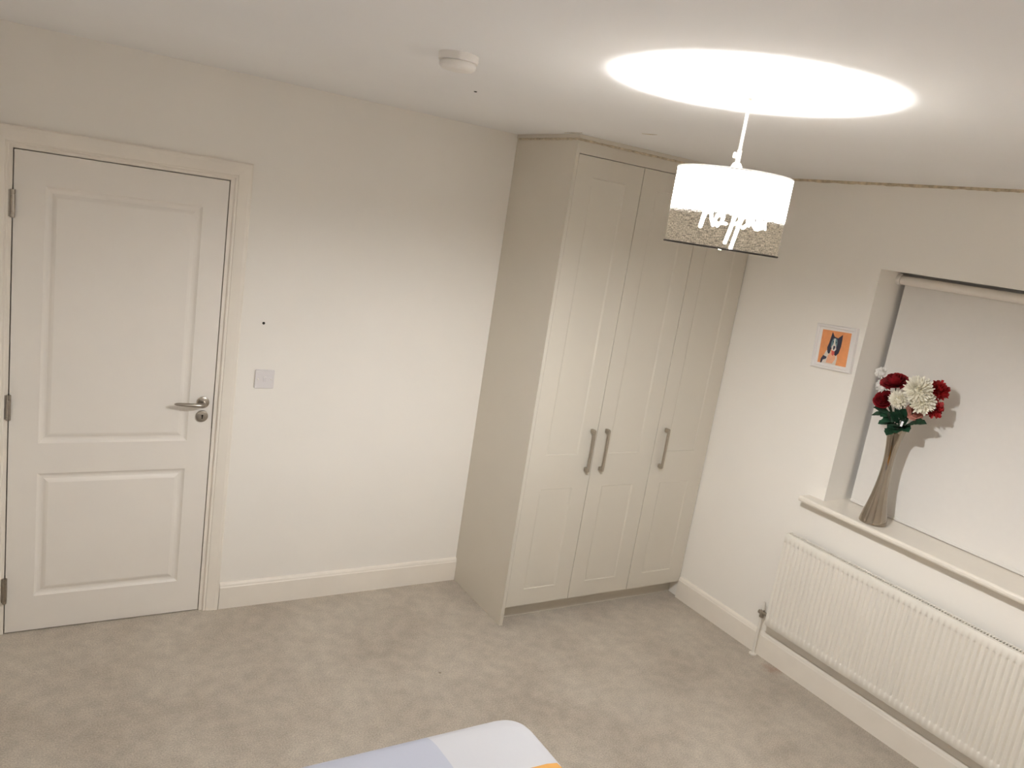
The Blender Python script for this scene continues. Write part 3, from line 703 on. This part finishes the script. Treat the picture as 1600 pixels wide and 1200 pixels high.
def carnation(b, c, n, R, rng):
    a, e, ax = frame_of(n)
    for i in range(64):
        u = (i + .5) / 64; th = math.radians(8 + 88 * u ** .8); ph = i * 2.39996 + rng.uniform(-.2, .2)
        d = ax * math.cos(th) + (a * math.cos(ph) + e * math.sin(ph)) * math.sin(th)
        petal(b, V(c) - ax * R * .45, ax, d, R * rng.uniform(.95, 1.25), R * rng.uniform(.42, .58), -.15 + .3 * rng.random(), .35, 4, ruf=.55, rng=rng)
def rose(b, c, n, R, rng, openness=1.0):
    a, e, ax = frame_of(n)
    for cnt, r0, top, lean in ((3, .10, .62, .02), (4, .22, .62, .10), (5, .36, .55, .22), (5, .52, .44, .42 * openness), (6, .66, .26, .72 * openness), (6, .74, .08, 1.0 * openness)):
        ph0 = rng.uniform(0, 6.28)
        for k in range(cnt):
            ph = ph0 + 2 * PI * k / cnt; half = PI / cnt * 1.45; rows = []
            for i in range(6):
                t = i / 5; rr = R * (0.12 + (r0 - .12) * min(1, t * 1.7)) + R * lean * .42 * t * t
                h = -R * .55 + (top + .55) * R * t - R * .16 * lean * t ** 3
                row = []
                for j in range(7):
                    s = -1 + 2 * j / 6; g = ph + half * s * (0.55 + .45 * t); roll = (1 - s * s) * .05 * R * t
                    hh = h - R * .22 * t * s * s + R * .03 * rng.uniform(-1, 1) * t
                    row.append(V(c) + (a * math.cos(g) + e * math.sin(g)) * (rr + roll) + ax * hh)
                rows.append(row)
            b.grid(rows)
def leaf_mesh(b, base, tip, W, nrm, rng):
    base, tip, nrm = V(base), V(tip), V(nrm).normalized(); d = tip - base; L = d.length; d.normalize(); s = d.cross(nrm).normalized(); rows = []
    for i in range(9):
        t = i / 8; w = W * .5 * math.sin(PI * min(1, t * .97 + .03)) ** .8 * (1 + .10 * (-1) ** i); sag = nrm * (-.22 * L * t * t)
        p = base + d * (L * t) + sag
        rows.append([p - s * w + nrm * w * .35, p, p + s * w + nrm * w * .35])
    b.grid(rows)
MOUTH = V((VX, VY, 1.372))
def flower(name, kind, pos, R, face, mt, label, leaves=(), seed=0, group=None, **kw):
    rng = random.Random(seed); pos = V(pos); n = V(face).normalized()
    root = empty(name, (VX, VY, 1.25), label, 'flower', group)
    b = MB()
    {'mum': mum, 'carnation': carnation, 'rose': rose}[kind](b, pos, n, R, rng, **kw)
    hd_ = b.build('flower_head', mt, root, smooth=True)
    if kind != 'mum':
        cx = MB(); a, e, ax = frame_of(n)
        for k in range(5):
            g = 2 * PI * k / 5; d = (a * math.cos(g) + e * math.sin(g)); p0 = pos - n * R * .62
            leaf_mesh(cx, p0, p0 + (d * .55 + n * .22).normalized() * R * .75, R * .3, (n * -1 + d * .3), rng)
        cx.build('calyx', M_leaf, hd_)
    off = V((rng.uniform(-.016, .016), rng.uniform(-.016, .016), 0)); p0 = V((VX, VY, 1.20)) + off * .4; p1 = MOUTH + off * 1.3; p3 = pos - n * R * .45; p2 = p1.lerp(p3, .55) + V((0, 0, .012))
    cur = []
    for i in range(13):
        t = i / 12; cur.append((1 - t) ** 3 * p0 + 3 * (1 - t) ** 2 * t * p1 + 3 * (1 - t) * t * t * p2 + t ** 3 * p3)
    MB().tube(cur, 0.0024, 8).build('stem', M_stem, root, smooth=True)
    for base, tip, W, nr in leaves:
        lb_ = MB(); leaf_mesh(lb_, base, tip, W, nr, rng); lb_.build('leaf', M_leaf, root, smooth=True)
    return root
TC = V((-.80, -.46, .18))       # roughly towards the room
def toward(y, z, x=-.8): return (x, y, z)
N1 = (-.75, -.35, .55)
flower('chrysanthemum', 'mum', (3.295, -1.4841, 1.5999), 0.0275, (-.75, -.15, .62), M_pale, 'small white bloom topmost in the vase, nearest the recess edge', seed=1, cnt=90)
flower('chrysanthemum', 'mum', (3.290, -1.5065, 1.5450), 0.0290, (-.82, -.05, .45), M_pale, 'small white bloom between the two dark red roses', seed=2, cnt=90)
flower('rose', 'rose', (3.292, -1.5600, 1.583), 0.0510, (-.42, .05, .90), M_darkred, 'wide open dark red rose near the top of the bouquet', seed=3, openness=1.15,
       leaves=[((3.345, -1.565, 1.41), (3.285, -1.530, 1.432), .052, (-.7, -.1, .6)), ((3.335, -1.57, 1.40), (3.27, -1.575, 1.432), .050, (-.75, -.2, .5)), ((3.34, -1.565, 1.385), (3.285, -1.528, 1.385), .046, (-.6, .1, .75))])
flower('rose', 'rose', (3.300, -1.5230, 1.489), 0.0430, (-.78, -.05, .55), M_darkred, 'round dark red rose lowest on the left of the bouquet', seed=4, openness=.75,
       leaves=[((3.335, -1.548, 1.425), (3.275, -1.508, 1.452), .050, (-.55, -.1, .8)), ((3.34, -1.545, 1.420), (3.31, -1.470, 1.412), .044, (-.5, .1, .85)), ((3.33, -1.55, 1.43), (3.268, -1.545, 1.420), .046, (-.7, -.2, .6)), ((3.34, -1.53, 1.435), (3.30, -1.478, 1.448), .040, (-.5, .1, .85))])
flower('chrysanthemum', 'mum', (3.285, -1.600, 1.510), 0.0415, (-.80, -.20, .50), M_white, 'cream white bloom in the middle, right of the round red rose', seed=5, cnt=130,
       leaves=[((3.345, -1.60, 1.41), (3.282, -1.640, 1.482), .046, (-.8, -.2, .3)), ((3.34, -1.60, 1.40), (3.262, -1.590, 1.450), .048, (-.7, -.2, .6)), ((3.335, -1.585, 1.41), (3.265, -1.560, 1.405), .050, (-.6, -.1, .75))])
flower('chrysanthemum', 'mum', (3.265, -1.6855, 1.577), 0.0570, (-.80, -.35, .42), M_white, 'largest cream white bloom at the front of the bouquet', seed=6, cnt=190,
       leaves=[((3.33, -1.60, 1.42), (3.265, -1.625, 1.470), .052, (-.8, -.2, .4)), ((3.33, -1.61, 1.40), (3.265, -1.668, 1.425), .054, (-.75, -.2, .55)), ((3.33, -1.60, 1.375), (3.262, -1.640, 1.375), .056, (-.7, -.2, .65)), ((3.325, -1.59, 1.37), (3.258, -1.600, 1.352), .046, (-.7, -.2, .65)), ((3.33, -1.62, 1.39), (3.275, -1.685, 1.395), .046, (-.7, -.2, .65))])
flower('chrysanthemum', 'mum', (3.295, -1.7035, 1.522), 0.0500, (-.72, -.50, .15), M_white, 'cream white bloom tucked below the largest white one', seed=7, cnt=150,
       leaves=[((3.335, -1.61, 1.385), (3.262, -1.640, 1.405), .062, (-.75, -.2, .6)), ((3.34, -1.60, 1.395), (3.27, -1.655, 1.44), .050, (-.8, -.1, .5))])
flower('carnation', 'carnation', (3.36, -1.7242, 1.588), 0.0425, (-.35, -.62, .62), M_red, 'bright red ruffled bloom highest on the right', seed=8,
       leaves=[((3.35, -1.665, 1.52), (3.325, -1.705, 1.545), .026, (-.8, .2, .5))])
flower('carnation', 'carnation', (3.345, -1.7318, 1.506), 0.0425, (-.40, -.80, .30), M_red, 'deep red ruffled bloom lowest on the right', seed=9,
       leaves=[((3.34, -1.645, 1.415), (3.30, -1.735, 1.452), .038, (-.7, -.1, .7)), ((3.34, -1.64, 1.41), (3.285, -1.690, 1.428), .050, (-.75, -.2, .6))])
flower('rose', 'rose', (3.335, -1.657, 1.468), 0.0340, (-.70, -.45, .35), M_pink, 'pink bloom half hidden under the white flowers', seed=10, openness=.9)
flower('rose', 'rose', (3.42, -1.5455, 1.5744), 0.0310, (-.30, -.20, .85), M_pink, 'pink bloom peeping out behind the wide red rose', seed=11, openness=.9,
       leaves=[((3.345, -1.585, 1.39), (3.30, -1.570, 1.372), .040, (-.75, -.2, .55)), ((3.34, -1.59, 1.39), (3.275, -1.615, 1.385), .052, (-.7, -.2, .6))])
tg = bx(-0.0006, 0.0006, -0.0045, 0.0045, -0.013, 0.010).build('price_tag', M_paper, org=(0, 0, 0)); tg.location = (3.258, -1.6591, 1.4156); tg.rotation_euler = (0.12, 0.25, 0.5)
tag(tg, 'tiny white paper tag among the green leaves', 'tag')

# ------------------------------------------------------------------ bed
BX0, BX1, BYF, BYH = -0.30, 1.25, -1.91, YF + 0.02
bed = empty('bed', ((BX0 + BX1) / 2, (BYF + BYH) / 2, 0), 'bed with grey divan base and white mattress under the duvet', 'bed')
bx(BX0, BX1, BYH, BYF, 0.02, 0.33, bev=0.015).build('divan_base', M_base, bed)
bx(BX0, BX1, BYH, BYF, 0.332, 0.555, bev=0.035).build('mattress', M_matt, bed)
for x in (BX0 + 0.12, BX1 - 0.12):
    for y in (BYF - 0.12, BYH + 0.12): MB().lathe([(0.0, 0.0), (0.022, 0.0), (0.026, 0.02), (0.0, 0.02)], (x, y, 0), 16).build('foot', M_dark, bed)
def m_duvet():
    M = bpy.data.materials.new('duvet_cover'); M.use_nodes = True
    nt = M.node_tree; L = nt.links.new; b = nt.nodes['Principled BSDF']; b.inputs['Roughness'].default_value = 0.85; b.inputs['Specular IOR Level'].default_value = 0.2
    tc = nt.nodes.new('ShaderNodeTexCoord'); sx = nt.nodes.new('ShaderNodeSeparateXYZ'); L(tc.outputs['Object'], sx.inputs[0])
    def gt(o, v):
        g = nt.nodes.new('ShaderNodeMath'); g.operation = 'GREATER_THAN'; g.inputs[1].default_value = v; L(sx.outputs[o], g.inputs[0]); return g
    def mix(f, a, c):
        x = nt.nodes.new('ShaderNodeMix'); x.data_type = 'RGBA'; L(f.outputs[0], x.inputs['Factor'])
        for k, q in (('A', a), ('B', c)):
            if isinstance(q, tuple): x.inputs[k].default_value = (*q, 1)
            else: L(q, x.inputs[k])
        return x.outputs['Result']
    right_side = mix(gt('Y', -2.118), (0.62, 0.33, 0.10), (0.53, 0.53, 0.555))
    c = mix(gt('X', 1.014), (0.43, 0.445, 0.52), right_side)
    L(c, b.inputs['Base Color'])
    n = nt.nodes.new('ShaderNodeTexNoise'); n.inputs['Scale'].default_value = 700; L(tc.outputs['Object'], n.inputs['Vector'])
    bp = nt.nodes.new('ShaderNodeBump'); bp.inputs['Strength'].default_value = 0.08; bp.inputs['Distance'].default_value = 0.001; L(n.outputs['Fac'], bp.inputs['Height']); L(bp.outputs['Normal'], b.inputs['Normal'])
    return M
# outline: rounded rectangle, rings from the drop up over the edge to the middle
DX0, DX1, DY0, DY1 = -0.36, 1.335, -1.858, -3.75
def outline(ins, rc=0.10, nseg=10, ns=24):
    x0, x1, y0, y1 = DX0 + ins, DX1 - ins, DY0 - ins, DY1 + ins; r = max(0.012, rc - ins * .75); pts = []
    for cx_, cy_, g0 in ((x1 - r, y0 - r, 90), (x0 + r, y0 - r, 180), (x0 + r, y1 + r, 270), (x1 - r, y1 + r, 360)):
        for i in range(nseg + 1):
            g = math.radians(g0 - 90 + 90 * i / nseg); pts.append((cx_ + r * math.cos(g), cy_ + r * math.sin(g)))
    out = []
    for i in range(len(pts)):
        p, q = pts[i], pts[(i + 1) % len(pts)]; out.append(p)
        if i % (nseg + 1) == nseg:
            for k in range(1, ns): out.append((p[0] + (q[0] - p[0]) * k / ns, p[1] + (q[1] - p[1]) * k / ns))
    return out
du = MB(); rows = []
def lump(x, y): return 0.006 * math.sin(5.1 * x + 1.3 * y) * math.sin(3.7 * y - .6) + 0.004 * math.sin(9 * x - 4 * y)
for ins, z in ((0.012, 0.30), (0.004, 0.36), (0.0, 0.44), (0.001, 0.52), (0.008, 0.562), (0.022, 0.588), (0.045, 0.603), (0.08, 0.611), (0.14, 0.616), (0.25, 0.618), (0.40, 0.618), (0.60, 0.618), (0.80, 0.618)):
    o_ = outline(ins); rows.append([(x + (0.010 * math.sin(17 * (x + y)) * (1 if z < .5 else 0)), y, z + (lump(x, y) if z > .59 else 0)) for x, y in o_])
du.grid(rows, closed=True)
nn = len(rows[0]); du.f.append(list(range((len(rows) - 1) * nn, len(rows) * nn))); du.mi.append(0)
dv = du.build('duvet', m_duvet(), smooth=True)
tag(dv, 'white, grey and orange duvet spread over the bed corner', 'duvet')
